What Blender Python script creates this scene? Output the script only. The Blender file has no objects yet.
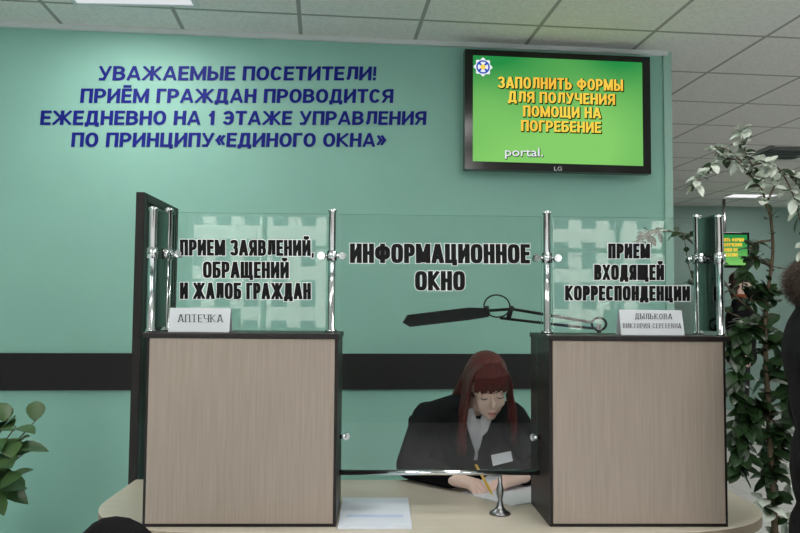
import bpy, bmesh, math, random
from mathutils import Vector, Matrix, Euler
random.seed(7)
sc = bpy.context.scene
COL = sc.collection
try:
    sc.view_settings.view_transform = 'Standard'
except Exception:
    pass

# ------------------------------------------------------------ camera
F = 750.0
CAMLOC = Vector((0, 0, 1.31))
yaw = -math.atan(21 / F)
pitch = math.atan(42.5 / F)
RM = Matrix.Rotation(yaw, 4, 'Z') @ Matrix.Rotation(math.pi / 2 + pitch, 4, 'X') @ Matrix.Rotation(math.radians(0.45), 4, 'Z')
cd = bpy.data.cameras.new('camera')
cam = bpy.data.objects.new('camera', cd)
COL.objects.link(cam)
cam.matrix_world = Matrix.Translation(CAMLOC) @ RM
cd.sensor_width = 36
cd.lens = F / 800 * 36
cd.clip_start = 0.05
sc.camera = cam
R3 = RM.to_3x3()

def ray(px, py):
    return (R3 @ Vector(((px - 400) / F, -(py - 266.5) / F, -1))).normalized()
def PY(px, py, Y):
    d = ray(px, py); return CAMLOC + d * ((Y - CAMLOC.y) / d.y)
def PZ(px, py, Z):
    d = ray(px, py); return CAMLOC + d * ((Z - CAMLOC.z) / d.z)
WN = Vector((0.075, -1, 0)).normalized()
WU = Vector((1, 0.075, 0)).normalized()
WP = Vector((0, 3.9, 0))
def PW(px, py, off=0.0):
    d = ray(px, py); p0 = WP + WN * off
    return CAMLOC + d * ((p0 - CAMLOC).dot(WN) / d.dot(WN))
def wallp(X, z, off=0.0):
    return Vector((X, 3.9 + 0.075 * X, z)) + WN * off

# ------------------------------------------------------------ materials
def lin(c):
    c = c / 255.0
    return c / 12.92 if c <= 0.04045 else ((c + 0.055) / 1.055) ** 2.4
def rgb(r, g, b): return (lin(r), lin(g), lin(b), 1)

def mat(name, col, rough=0.5, metal=0.0, var=0.06, nscale=12.0, bump=0.0, stretch=None, spec=0.5, coord='Object'):
    m = bpy.data.materials.new(name); m.use_nodes = True
    nt = m.node_tree; b = nt.nodes['Principled BSDF']
    b.inputs['Roughness'].default_value = rough
    b.inputs['Metallic'].default_value = metal
    b.inputs['Specular IOR Level'].default_value = spec
    tc = nt.nodes.new('ShaderNodeTexCoord'); mp = nt.nodes.new('ShaderNodeMapping')
    nt.links.new(tc.outputs[coord], mp.inputs[0])
    if stretch: mp.inputs['Scale'].default_value = stretch
    n = nt.nodes.new('ShaderNodeTexNoise'); n.inputs['Scale'].default_value = nscale
    n.inputs['Detail'].default_value = 4
    nt.links.new(mp.outputs[0], n.inputs['Vector'])
    r = nt.nodes.new('ShaderNodeValToRGB')
    r.color_ramp.elements[0].position = 0.3; r.color_ramp.elements[1].position = 0.7
    r.color_ramp.elements[0].color = tuple(max(0, c * (1 - var)) for c in col[:3]) + (1,)
    r.color_ramp.elements[1].color = tuple(min(1, c * (1 + var)) for c in col[:3]) + (1,)
    nt.links.new(n.outputs['Fac'], r.inputs[0]); nt.links.new(r.outputs[0], b.inputs['Base Color'])
    if bump:
        bp = nt.nodes.new('ShaderNodeBump'); bp.inputs['Strength'].default_value = bump
        bp.inputs['Distance'].default_value = 0.01
        nt.links.new(n.outputs['Fac'], bp.inputs['Height']); nt.links.new(bp.outputs[0], b.inputs['Normal'])
    return m

def emat(name, c1, c2=None, strength=1.0, scale=3.0, grad=False):
    m = bpy.data.materials.new(name); m.use_nodes = True
    nt = m.node_tree; nt.nodes.clear()
    o = nt.nodes.new('ShaderNodeOutputMaterial'); e = nt.nodes.new('ShaderNodeEmission')
    e.inputs['Strength'].default_value = strength
    tc = nt.nodes.new('ShaderNodeTexCoord'); n = nt.nodes.new('ShaderNodeTexNoise')
    n.inputs['Scale'].default_value = scale; n.inputs['Detail'].default_value = 0
    nt.links.new(tc.outputs['Object'], n.inputs['Vector'])
    r = nt.nodes.new('ShaderNodeValToRGB')
    r.color_ramp.elements[0].position = 0.35; r.color_ramp.elements[1].position = 0.65
    r.color_ramp.elements[0].color = c1; r.color_ramp.elements[1].color = c2 or c1
    src = n.outputs['Fac']
    if grad:
        s = nt.nodes.new('ShaderNodeSeparateXYZ'); nt.links.new(tc.outputs['Generated'], s.inputs[0])
        m1 = nt.nodes.new('ShaderNodeMath'); m1.operation = 'MULTIPLY_ADD'; m1.inputs[1].default_value = -.75; m1.inputs[2].default_value = .42
        nt.links.new(s.outputs[2], m1.inputs[0])
        m2 = nt.nodes.new('ShaderNodeMath'); m2.operation = 'MULTIPLY_ADD'; m2.inputs[1].default_value = .9
        nt.links.new(n.outputs['Fac'], m2.inputs[0]); nt.links.new(m1.outputs[0], m2.inputs[2]); src = m2.outputs[0]
        r.color_ramp.elements[0].position = 0.1; r.color_ramp.elements[1].position = 0.9
    nt.links.new(src, r.inputs[0]); nt.links.new(r.outputs[0], e.inputs['Color'])
    nt.links.new(e.outputs[0], o.inputs['Surface'])
    return m

def glassmat(name):
    m = bpy.data.materials.new(name); m.use_nodes = True
    nt = m.node_tree; nt.nodes.clear()
    o = nt.nodes.new('ShaderNodeOutputMaterial'); mx = nt.nodes.new('ShaderNodeMixShader')
    t = nt.nodes.new('ShaderNodeBsdfTransparent'); t.inputs['Color'].default_value = (0.985, 0.992, 0.99, 1)
    g = nt.nodes.new('ShaderNodeBsdfGlossy'); g.inputs['Roughness'].default_value = 0.0
    fr = nt.nodes.new('ShaderNodeFresnel'); fr.inputs['IOR'].default_value = 1.42
    nt.links.new(fr.outputs[0], mx.inputs[0]); nt.links.new(t.outputs[0], mx.inputs[1]); nt.links.new(g.outputs[0], mx.inputs[2])
    nt.links.new(mx.outputs[0], o.inputs['Surface'])
    return m

M_wall = mat('mint_wall_paint', rgb(149, 200, 185), 0.6, var=0.03, nscale=3, bump=0.02)
M_wall2 = mat('pale_wall_paint', rgb(155, 182, 174), 0.7, var=0.03, nscale=3)
M_wallb = mat('grey_green_wall_paint', rgb(80, 96, 91), 0.7, var=0.03, nscale=3)
M_trimg = mat('light_green_trim', rgb(165, 205, 192), 0.5, var=0.02)
M_black = mat('black_board', rgb(26, 23, 24), 0.5, var=0.1, nscale=20, stretch=(1, 1, 8), spec=.3)
M_darkw = mat('dark_wenge', rgb(32, 26, 26), 0.4, var=0.25, nscale=30, stretch=(6, 6, 0.6), spec=.3)
M_oak = mat('pale_oak_laminate', rgb(156, 142, 130), 0.5, var=0.10, nscale=45, stretch=(4, 4, 0.12))
M_top = mat('beech_worktop', rgb(208, 199, 182), 0.35, var=0.05, nscale=25, stretch=(0.4, 5, 5))
M_edge = mat('worktop_edge', rgb(160, 143, 122), 0.5, var=0.05, nscale=25)
M_chrome = mat('chrome', rgb(222, 225, 227), 0.10, 1.0, var=0.02)
M_steel = mat('brushed_steel', rgb(140, 140, 142), 0.3, 1.0, var=0.05)
M_glass = glassmat('clear_glass')
M_gedge = mat('glass_edge', rgb(120, 170, 150), 0.2, var=0.05)
M_navy = mat('navy_lettering', rgb(22, 30, 135), 0.5, var=0.05, spec=.2)
M_ink = mat('black_lettering', rgb(14, 13, 15), 0.6, var=0.05, spec=.2)
M_white = mat('white_film', rgb(245, 248, 248), 0.5, var=0.02)
M_paper = mat('white_paper', rgb(235, 238, 243), 0.7, var=0.02)
M_card = mat('white_card', rgb(205, 209, 213), 0.7, var=0.03)
M_paperb = mat('bluish_paper', rgb(218, 225, 235), 0.7, var=0.02)
M_grey = mat('grey_print', rgb(95, 100, 110), 0.7, var=0.02)
M_logo = mat('light_grey_print', rgb(200, 200, 205), 0.5, var=0.02)
M_plast = mat('black_plastic', rgb(12, 12, 14), 0.45, var=0.1, spec=.25)
M_tvb = mat('tv_gloss_black', rgb(12, 12, 14), 0.15, var=0.05)
M_screen = emat('screen_green', rgb(42, 148, 74), rgb(140, 215, 112), 0.9, 2.2, grad=True)
M_yel = emat('screen_yellow', rgb(252, 214, 80), rgb(250, 190, 66), 1.0)
M_shad = emat('screen_shadow', rgb(30, 50, 15), None, 0.6)
M_scw = emat('screen_white', rgb(240, 245, 250), None, 0.95)
M_scb = emat('screen_blue', rgb(40, 80, 190), None, 0.9)
M_skin = mat('skin', rgb(244, 212, 198), 0.5, var=0.03, nscale=20)
M_hair = mat('auburn_hair', rgb(88, 26, 23), 0.42, var=0.6, nscale=55, stretch=(7, 7, 0.16), spec=.3, bump=.45)
M_jack = mat('black_jacket', rgb(16, 16, 20), 0.85, var=0.15, nscale=60, bump=0.15, spec=.12)
M_shirt = mat('white_shirt', rgb(225, 225, 232), 0.8, var=0.05)
M_lip = mat('lips', rgb(200, 126, 118), 0.4, var=0.05)
M_brow = mat('brow_dark', rgb(60, 38, 32), 0.7, var=0.1)
M_coat = mat('black_coat', rgb(18, 18, 21), 0.85, var=0.2, nscale=30, bump=0.2, spec=.2)
M_fur = mat('brown_fur', rgb(66, 52, 43), 0.9, var=0.4, nscale=80)
M_jean = mat('blue_jeans', rgb(60, 72, 100), 0.85, var=0.15, nscale=80)
M_trou = mat('dark_trousers', rgb(26, 26, 32), 0.85, var=0.1)
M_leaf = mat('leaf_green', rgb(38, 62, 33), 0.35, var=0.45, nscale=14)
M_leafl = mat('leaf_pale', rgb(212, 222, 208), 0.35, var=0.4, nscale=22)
M_leafy = mat('leaf_yellow_green', rgb(78, 108, 62), 0.35, var=0.3, nscale=10)
M_stem = mat('woody_stem', rgb(92, 78, 60), 0.8, var=0.2)
M_pot = mat('terracotta_pot', rgb(140, 92, 70), 0.7, var=0.1)
M_potw = mat('white_pot', rgb(200, 200, 195), 0.4, var=0.03)
M_soil = mat('soil', rgb(50, 38, 30), 0.95, var=0.4, nscale=60, bump=0.6)
M_whitep = mat('white_window_plastic', rgb(225, 228, 228), 0.4, var=0.02)
M_fab = mat('black_upholstery', rgb(18, 17, 19), 0.9, var=0.2, nscale=90, bump=0.2, spec=.2)
M_orange = mat('orange_scarf', rgb(150, 75, 45), 0.8, var=0.1)

def tilemat(name, base, line, size, lw, rough, speck=0.06):
    m = bpy.data.materials.new(name); m.use_nodes = True
    nt = m.node_tree; b = nt.nodes['Principled BSDF']; b.inputs['Roughness'].default_value = rough
    tc = nt.nodes.new('ShaderNodeTexCoord'); mp = nt.nodes.new('ShaderNodeMapping')
    mp.inputs['Rotation'].default_value = (0, 0, -math.atan(0.075))
    mp.inputs['Location'].default_value = (0.13, 0.0, 0)
    nt.links.new(tc.outputs['Object'], mp.inputs[0])
    sx = nt.nodes.new('ShaderNodeSeparateXYZ'); nt.links.new(mp.outputs[0], sx.inputs[0])
    outs = []
    for ax in (0, 1):
        d = nt.nodes.new('ShaderNodeMath'); d.operation = 'DIVIDE'; d.inputs[1].default_value = size
        nt.links.new(sx.outputs[ax], d.inputs[0])
        f = nt.nodes.new('ShaderNodeMath'); f.operation = 'FRACT'; nt.links.new(d.outputs[0], f.inputs[0])
        s = nt.nodes.new('ShaderNodeMath'); s.operation = 'SUBTRACT'; s.inputs[1].default_value = 0.5; nt.links.new(f.outputs[0], s.inputs[0])
        a = nt.nodes.new('ShaderNodeMath'); a.operation = 'ABSOLUTE'; nt.links.new(s.outputs[0], a.inputs[0])
        outs.append(a)
    mxx = nt.nodes.new('ShaderNodeMath'); mxx.operation = 'MAXIMUM'
    nt.links.new(outs[0].outputs[0], mxx.inputs[0]); nt.links.new(outs[1].outputs[0], mxx.inputs[1])
    g = nt.nodes.new('ShaderNodeMath'); g.operation = 'GREATER_THAN'; g.inputs[1].default_value = 0.5 - lw / size / 2
    nt.links.new(mxx.outputs[0], g.inputs[0])
    n = nt.nodes.new('ShaderNodeTexNoise'); n.inputs['Scale'].default_value = 70; n.inputs['Detail'].default_value = 5
    nt.links.new(tc.outputs['Object'], n.inputs['Vector'])
    r = nt.nodes.new('ShaderNodeValToRGB'); r.color_ramp.elements[0].position = 0.35; r.color_ramp.elements[1].position = 0.6
    r.color_ramp.elements[0].color = tuple(c * (1 - speck) for c in base[:3]) + (1,); r.color_ramp.elements[1].color = base
    nt.links.new(n.outputs['Fac'], r.inputs[0])
    mx = nt.nodes.new('ShaderNodeMixRGB'); mx.inputs[2].default_value = line
    nt.links.new(g.outputs[0], mx.inputs[0]); nt.links.new(r.outputs[0], mx.inputs[1])
    nt.links.new(mx.outputs[0], b.inputs['Base Color'])
    bp = nt.nodes.new('ShaderNodeBump'); bp.inputs['Strength'].default_value = 0.4; bp.inputs['Distance'].default_value = 0.005
    nt.links.new(g.outputs[0], bp.inputs['Height']); nt.links.new(bp.outputs[0], b.inputs['Normal'])
    return m
M_ceil = tilemat('ceiling_tiles', rgb(248, 246, 242), rgb(172, 170, 166), 0.6, 0.020, 0.9, 0.11)
M_floor = tilemat('floor_tiles', rgb(220, 218, 215), rgb(160, 160, 161), 0.4, 0.006, 0.35, 0.1)

# ------------------------------------------------------------ geometry helpers
def finish(name, bm, mats, parent=None, smooth=False, top=None, structure=False):
    bmesh.ops.recalc_face_normals(bm, faces=bm.faces)
    me = bpy.data.meshes.new(name); bm.to_mesh(me); bm.free()
    return link(name, me, mats, parent, smooth, top, structure)
def link(name, me, mats, parent=None, smooth=False, top=None, structure=False):
    if mats is not None:
        if len(me.materials): me.materials.clear()
        for m in (mats if isinstance(mats, (list, tuple)) else [mats]): me.materials.append(m)
    if smooth:
        for p in me.polygons: p.use_smooth = True
    o = bpy.data.objects.new(name, me); COL.objects.link(o)
    if parent: o.parent = parent
    if top: settop(o, *top)
    if structure: o['kind'] = 'structure'
    return o
def settop(o, label, cat, group=None):
    o['label'] = label; o['category'] = cat
    if group: o['group'] = group
def empty(name, loc, label, cat, group=None):
    o = bpy.data.objects.new(name, None); COL.objects.link(o)
    o.empty_display_size = 0.1
    settop(o, label, cat, group)
    return o

def box(bm, lo, hi, mi=0, bev=0.0):
    lo = Vector(lo); hi = Vector(hi)
    c = [(x, y, z) for z in (lo.z, hi.z) for y in (lo.y, hi.y) for x in (lo.x, hi.x)]
    vs = [bm.verts.new(p) for p in c]
    fs = [(0, 2, 3, 1), (4, 5, 7, 6), (0, 1, 5, 4), (2, 6, 7, 3), (0, 4, 6, 2), (1, 3, 7, 5)]
    faces = [bm.faces.new([vs[i] for i in f]) for f in fs]
    for f in faces: f.material_index = mi
    if bev:
        es = set(e for f in faces for e in f.edges)
        r = bmesh.ops.bevel(bm, geom=list(es), offset=bev, segments=2, affect='EDGES', profile=0.5)
        for f in r['faces']: f.material_index = mi
    return faces
def obox(bm, o, u, v, w, mi=0):
    o = Vector(o)
    vs = [bm.verts.new(o + a * u + b * v + c * w) for c in (0, 1) for b in (0, 1) for a in (0, 1)]
    for f in [(0, 2, 3, 1), (4, 5, 7, 6), (0, 1, 5, 4), (2, 6, 7, 3), (0, 4, 6, 2), (1, 3, 7, 5)]:
        bm.faces.new([vs[i] for i in f]).material_index = mi
def frame(d):
    d = d.normalized(); a = Vector((0, 0, 1)) if abs(d.z) < 0.9 else Vector((1, 0, 0))
    u = d.cross(a).normalized(); return u, d.cross(u).normalized()
def tube(bm, pts, rad, seg=10, mi=0, cap=True):
    pts = [Vector(p) for p in pts]
    if not isinstance(rad, (list, tuple)): rad = [rad] * len(pts)
    rings = []; u = None
    for i, p in enumerate(pts):
        if i == 0: d = pts[1] - p
        elif i == len(pts) - 1: d = p - pts[i - 1]
        else: d = (pts[i + 1] - p).normalized() + (p - pts[i - 1]).normalized()
        d.normalize()
        if u is None: u, v = frame(d)
        else:
            u = (u - d * u.dot(d)).normalized(); v = d.cross(u)
        rings.append([bm.verts.new(p + (u * math.cos(2 * math.pi * k / seg) + v * math.sin(2 * math.pi * k / seg)) * rad[i]) for k in range(seg)])
    for a, b in zip(rings, rings[1:]):
        for k in range(seg):
            f = bm.faces.new((a[k], a[(k + 1) % seg], b[(k + 1) % seg], b[k])); f.material_index = mi; f.smooth = True
    if cap:
        bm.faces.new(rings[0]).material_index = mi; bm.faces.new(rings[-1]).material_index = mi
def lathe(bm, c, prof, seg=24, mi=0):
    tube(bm, [Vector(c) + Vector((0, 0, z)) for r, z in prof], [r for r, z in prof], seg, mi)
def smoothpath(pts, n=6):
    pts = [Vector(p) for p in pts]; out = []
    P = [pts[0]] + pts + [pts[-1]]
    for i in range(1, len(P) - 2):
        for k in range(n):
            t = k / n
            out.append(0.5 * ((2 * P[i]) + (-P[i-1] + P[i+1]) * t + (2*P[i-1] - 5*P[i] + 4*P[i+1] - P[i+2]) * t*t + (-P[i-1] + 3*P[i] - 3*P[i+1] + P[i+2]) * t**3))
    out.append(pts[-1]); return out

# ------------------------------------------------------------ drawn lettering (stroke glyphs)
def arc(cx, cy, rx, ry, a0, a1, e=1.0, n=14):
    out = []
    for k in range(n + 1):
        t = math.radians(a0 + (a1 - a0) * k / n); c, s = math.cos(t), math.sin(t)
        out.append((cx + rx * math.copysign(abs(c) ** e, c), cy + ry * math.copysign(abs(s) ** e, s)))
    return out
def glyph(ch, e):
    def D(y0, y1, xm=1.0, x0=0.0, st=.5):
        s = x0 + (xm - x0) * st
        return [(x0, y1)] + arc(s, (y0 + y1) / 2, xm - s, (y1 - y0) / 2, 90, -90, min(1, e + .15), 10) + [(x0, y0)]
    mir = lambda P: [(1 - x, y) for x, y in P]
    G = {
     'А': (1.12, [[(0, 0), (.44, 1)], [(.56, 1), (1, 0)], [(.2, .25), (.8, .25)]]),
     'Б': (.98, [[(.92, 1), (0, 1), (0, 0)], D(0, .57)]),
     'В': (1.0, [[(0, 0), (0, 1)], D(.52, 1, .92), D(0, .52)]),
     'Г': (.78, [[(0, 0), (0, 1), (1, 1)]]),
     'Д': (1.15, [[(.14, .02), (.26, 1), (.84, 1), (.84, .02)], [(0, 0), (1, 0)], [(0, 0), (0, -.14)], [(1, 0), (1, -.14)]]),
     'Е': (.84, [[(1, 1), (0, 1), (0, 0), (1, 0)], [(0, .51), (.9, .51)]]),
     'Ё': (.84, [[(1, 1), (0, 1), (0, 0), (1, 0)], [(0, .51), (.9, .51)], [(.18, 1.3), (.22, 1.3)], [(.78, 1.3), (.82, 1.3)]]),
     'Ж': (1.55, [[(.5, 0), (.5, 1)], [(.02, 1), (.4, .52), (0, 0)], [(.98, 1), (.6, .52), (1, 0)]]),
     'З': (.95, [arc(.45, .76, .5, .24, 165, -90, min(1, e + .1)), arc(.45, .26, .55, .26, 90, -165, min(1, e + .1))]),
     'И': (1.04, [[(0, 1), (0, 0)], [(0, .04), (1, .96)], [(1, 1), (1, 0)]]),
     'Й': (1.04, [[(0, 1), (0, 0)], [(0, .04), (1, .96)], [(1, 1), (1, 0)], arc(.5, 1.36, .26, .13, 190, 350)]),
     'К': (1.05, [[(0, 0), (0, 1)], [(.96, 1), (.2, .53)], [(.2, .53), (1, 0)]]),
     'Л': (1.05, [[(0, 0), (.14, .05), (.24, .4), (.26, 1), (1, 1), (1, 0)]]),
     'М': (1.3, [[(0, 0), (0, 1)], [(.04, 1), (.5, .05)], [(.5, .05), (.96, 1)], [(1, 1), (1, 0)]]),
     'Н': (1.0, [[(0, 0), (0, 1)], [(1, 0), (1, 1)], [(0, .52), (1, .52)]]),
     'О': (1.06, [arc(.5, .5, .5, .5, 0, 360, e, 28)]),
     'П': (1.0, [[(0, 0), (0, 1), (1, 1), (1, 0)]]),
     'Р': (.96, [[(0, 0), (0, 1)], D(.42, 1)]),
     'С': (1.0, [arc(.5, .5, .5, .5, 38, 322, e, 24)]),
     'Т': (.95, [[(0, 1), (1, 1)], [(.5, 1), (.5, 0)]]),
     'У': (1.02, [[(0, 1), (.5, .36)], [(1, 1), (.48, .1), (.36, 0), (.08, 0)]]),
     'Ф': (1.35, [[(.5, 0), (.5, 1)], arc(.5, .53, .5, .33, 0, 360, min(1, e + .1), 28)]),
     'Х': (1.06, [[(0, 0), (1, 1)], [(0, 1), (1, 0)]]),
     'Ц': (1.08, [[(0, 1), (0, 0), (1, 0)], [(.86, 1), (.86, 0)], [(1, 0), (1, -.14)]]),
     'Ч': (1.0, [[(0, 1), (0, .58), (.12, .46), (.3, .42), (1, .42)], [(1, 1), (1, 0)]]),
     'Щ': (1.5, [[(0, 1), (0, 0), (1, 0)], [(.46, 1), (.46, 0)], [(.92, 1), (.92, 0)], [(1, 0), (1, -.14)]]),
     'Ы': (1.3, [[(0, 0), (0, 1)], D(0, .57, .62), [(1, 0), (1, 1)]]),
     'Ь': (.95, [[(0, 0), (0, 1)], D(0, .57)]),
     'Э': (1.0, [mir(arc(.5, .5, .5, .5, 38, 322, e, 24)), [(.38, .51), (.95, .51)]]),
     'Ю': (1.42, [[(0, 0), (0, 1)], [(0, .51), (.34, .51)], arc(.67, .5, .33, .5, 0, 360, e, 28)]),
     'Я': (1.0, [[(1, 0), (1, 1)], mir(D(.44, 1)), [(.42, .44), (.02, 0)]]),
     '1': (.5, [[(1, 0), (1, 1)], [(1, .98), (.0, .74)]]),
     '«': (.85, [[(.4, .8), (0, .48), (.4, .16)], [(1, .8), (.6, .48), (1, .16)]]),
     '»': (.85, [[(0, .8), (.4, .48), (0, .16)], [(.6, .8), (1, .48), (.6, .16)]]),
     '!': (.3, [[(.5, 1), (.5, .38)], [(.5, .0), (.5, .04)]]),
     ',': (.3, [[(.6, .02), (.3, -.14)]]),
    }
    return G[ch]
def clip(poly, axis, lim, keep_less):
    out = []
    for i in range(len(poly)):
        a, b = poly[i - 1], poly[i]
        ia = (a[axis] <= lim) if keep_less else (a[axis] >= lim); ib = (b[axis] <= lim) if keep_less else (b[axis] >= lim)
        if ia != ib:
            t = (lim - a[axis]) / (b[axis] - a[axis]); out.append((a[0] + (b[0] - a[0]) * t, a[1] + (b[1] - a[1]) * t))
        if ib: out.append(b)
    return out
def layout(text, W_, H_, sv, shz, e, gap, shear, grow, serif=False):
    NW = {' ': .42}
    ws = [NW[c] if c in NW else glyph(c, e)[0] for c in text]
    gaps = gap * (len(text) - 1)
    Wt = W_ - shear * H_ * .9
    unit = (Wt - gaps) / sum(ws)
    polys = []; x = 0
    for c, w_ in zip(text, ws):
        gw = w_ * unit
        if c != ' ':
            strokes = list(glyph(c, e)[1])
            if serif:
                ext = []
                for s in strokes:
                    for p, q_ in ((s[0], s[1]), (s[-1], s[-2])):
                        if p[1] in (0, 1) and abs(p[0] - q_[0]) < .5 and abs(p[1] - q_[1]) > .3: ext.append([(p[0] - .16, p[1]), (p[0] + .16, p[1])])
                strokes += ext
            low = any(p[1] < -.05 for s in strokes for p in s); high = any(p[1] > 1.05 for s in strokes for p in s)
            svc = min(sv, gw * .8)
            bx, by = svc / 2 + grow, shz / 2 + grow
            y0 = -grow - (H_ * .2 if low else 0); y1 = H_ + grow + (H_ * .6 if high else 0)
            x0, x1 = -grow, gw + grow
            if serif: x0 -= gw * .2; x1 += gw * .2
            for s in strokes:
                P = [(svc / 2 + u * (gw - svc), shz / 2 + v * (H_ - shz)) for u, v in s]
                S = [(p[0] / bx, p[1] / by) for p in P]
                closed = (S[0][0] - S[-1][0]) ** 2 + (S[0][1] - S[-1][1]) ** 2 < 1e-6 and len(S) > 4
                dirs = []
                for a, b in zip(S, S[1:]):
                    L = math.hypot(b[0] - a[0], b[1] - a[1]) or 1e-6; dirs.append(((b[0] - a[0]) / L, (b[1] - a[1]) / L))
                def turn(j, k): return dirs[j][0] * dirs[k][0] + dirs[j][1] * dirs[k][1]
                for i, (a, b) in enumerate(zip(S, S[1:])):
                    d = dirs[i]
                    e0 = e1 = 0.0
                    if i == 0: e0 = 0 if closed else (1 if len(S) < 6 else .15)
                    elif turn(i - 1, i) < .6: e0 = 1
                    if i == len(dirs) - 1: e1 = 0 if closed else (1 if len(S) < 6 else .15)
                    elif turn(i, i + 1) < .6: e1 = 1
                    a2 = (a[0] - d[0] * e0, a[1] - d[1] * e0); b2 = (b[0] + d[0] * e1, b[1] + d[1] * e1); n_ = (-d[1], d[0])
                    w = 1.0 if min(abs(d[0]), abs(d[1])) < .25 or grow > 0 else .82
                    if len(S) > 4: w = 1.0
                    q4 = [(a2[0] - n_[0] * w, a2[1] - n_[1] * w), (b2[0] - n_[0] * w, b2[1] - n_[1] * w), (b2[0] + n_[0] * w, b2[1] + n_[1] * w), (a2[0] + n_[0] * w, a2[1] + n_[1] * w)]
                    polys_s = [q4]
                    if (i > 0 and e0 == 0) or (closed and i == 0):
                        polys_s.append([(a[0] + math.cos(t), a[1] + math.sin(t)) for t in [2 * math.pi * k / 14 for k in range(14)]])
                    for poly in polys_s:
                        poly = [(p[0] * bx, p[1] * by) for p in poly]
                        for ax, lim, kl in ((0, x0, False), (0, x1, True), (1, y0, False), (1, y1, True)):
                            if poly: poly = clip(poly, ax, lim, kl)
                        if len(poly) >= 3:
                            polys.append([(x + p[0] + shear * p[1], p[1]) for p in poly])
        x += gw + gap
    return polys
def drawn(name, lines, mapf, layers, e=.75, gapf=.1, shear=0.0, parent=None, top=None, serif=False):
    """lines: (text, xl, xr, ytop, ybase, slope, stroke_v, stroke_h); layers: (grow, material, offset, dx, dy)"""
    bm = bmesh.new(); mats = []
    for li, L in enumerate(layers):
        grow, m, off = L[:3]; dx, dy = (L[3], L[4]) if len(L) > 3 else (0, 0); mats.append(m)
        for s, xl, xr, yt, yb, sl, sv, shz in lines:
            H_ = yb - yt; W_ = xr - xl
            BL = mapf(xl, yb); BR = mapf(xr, yb + sl); TL = mapf(xl, yt)
            eu = (BR - BL) / W_; ev = (TL - BL) / H_; n = eu.cross(ev).normalized()
            for j, poly in enumerate(layout(s, W_, H_, sv, shz, e, gapf * H_, shear, grow, serif)):
                vs = [bm.verts.new(BL + eu * (p[0] + dx) + ev * (p[1] - dy) + n * (off + (j % 37) * 0.000003)) for p in poly]
                try: bm.faces.new(vs).material_index = li
                except ValueError: pass
    me = bpy.data.meshes.new(name); bm.to_mesh(me); bm.free()
    return link(name, me, mats, parent, False, top)

def text_me(s, shear=0.0):
    cu = bpy.data.curves.new('t', 'FONT'); cu.body = s; cu.size = 1; cu.shear = shear
    cu.resolution_u = 3
    ob = bpy.data.objects.new('t', cu); COL.objects.link(ob)
    dg = bpy.context.evaluated_depsgraph_get(); dg.update()
    me = bpy.data.meshes.new_from_object(ob.evaluated_get(dg))
    bpy.data.objects.remove(ob); bpy.data.curves.remove(cu)
    return me
_cap = {}
def caph():
    if 'c' not in _cap:
        me = text_me('Н'); _cap['c'] = max(v.co.y for v in me.vertices) - min(v.co.y for v in me.vertices)
    return _cap['c']
def lettering(name, lines, mapf, layers, parent=None, top=None, shear=0.0):
    bm = bmesh.new(); mats = []
    c = caph(); bx0, by0 = layers[-1][0], layers[-1][1]
    for li, L in enumerate(layers):
        rx, ry, m, off = L[:4]; dx, dy = (L[4], L[5]) if len(L) > 4 else (0, 0)
        mats.append(m)
        for ln in lines:
            s, xl, xr, yt, yb = ln[:5]; sl = ln[5] if len(ln) > 5 else 0
            xl += bx0; xr -= bx0; yt += by0; yb -= by0
            me = text_me(s, shear)
            x0 = min(v.co.x for v in me.vertices); x1 = max(v.co.x for v in me.vertices)
            BL = mapf(xl, yb); BR = mapf(xr, yb + sl); TL = mapf(xl, yt)
            eu = (BR - BL) / (xr - xl); ev = (TL - BL) / (yb - yt)
            n = (BR - BL).cross(TL - BL).normalized()
            offs = [(0, 0)]
            if rx or ry: offs = [(rx * math.cos(2 * math.pi * k / 8), ry * math.sin(2 * math.pi * k / 8)) for k in range(8)] + [(0, 0)]
            base = [BL + (BR - BL) * ((v.co.x - x0) / (x1 - x0)) + (TL - BL) * (v.co.y / c) + n * off for v in me.vertices]
            for j, (ox, oy) in enumerate(offs):
                sh = eu * (ox + dx) + ev * (oy - dy) + n * (j * 0.000004)
                vs = [bm.verts.new(b + sh) for b in base]
                for p in me.polygons:
                    try:
                        f = bm.faces.new([vs[i] for i in p.vertices]); f.material_index = li
                    except ValueError: pass
            bpy.data.meshes.remove(me)
    me = bpy.data.meshes.new(name); bm.to_mesh(me); bm.free()
    return link(name, me, mats, parent, False, top)

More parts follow.
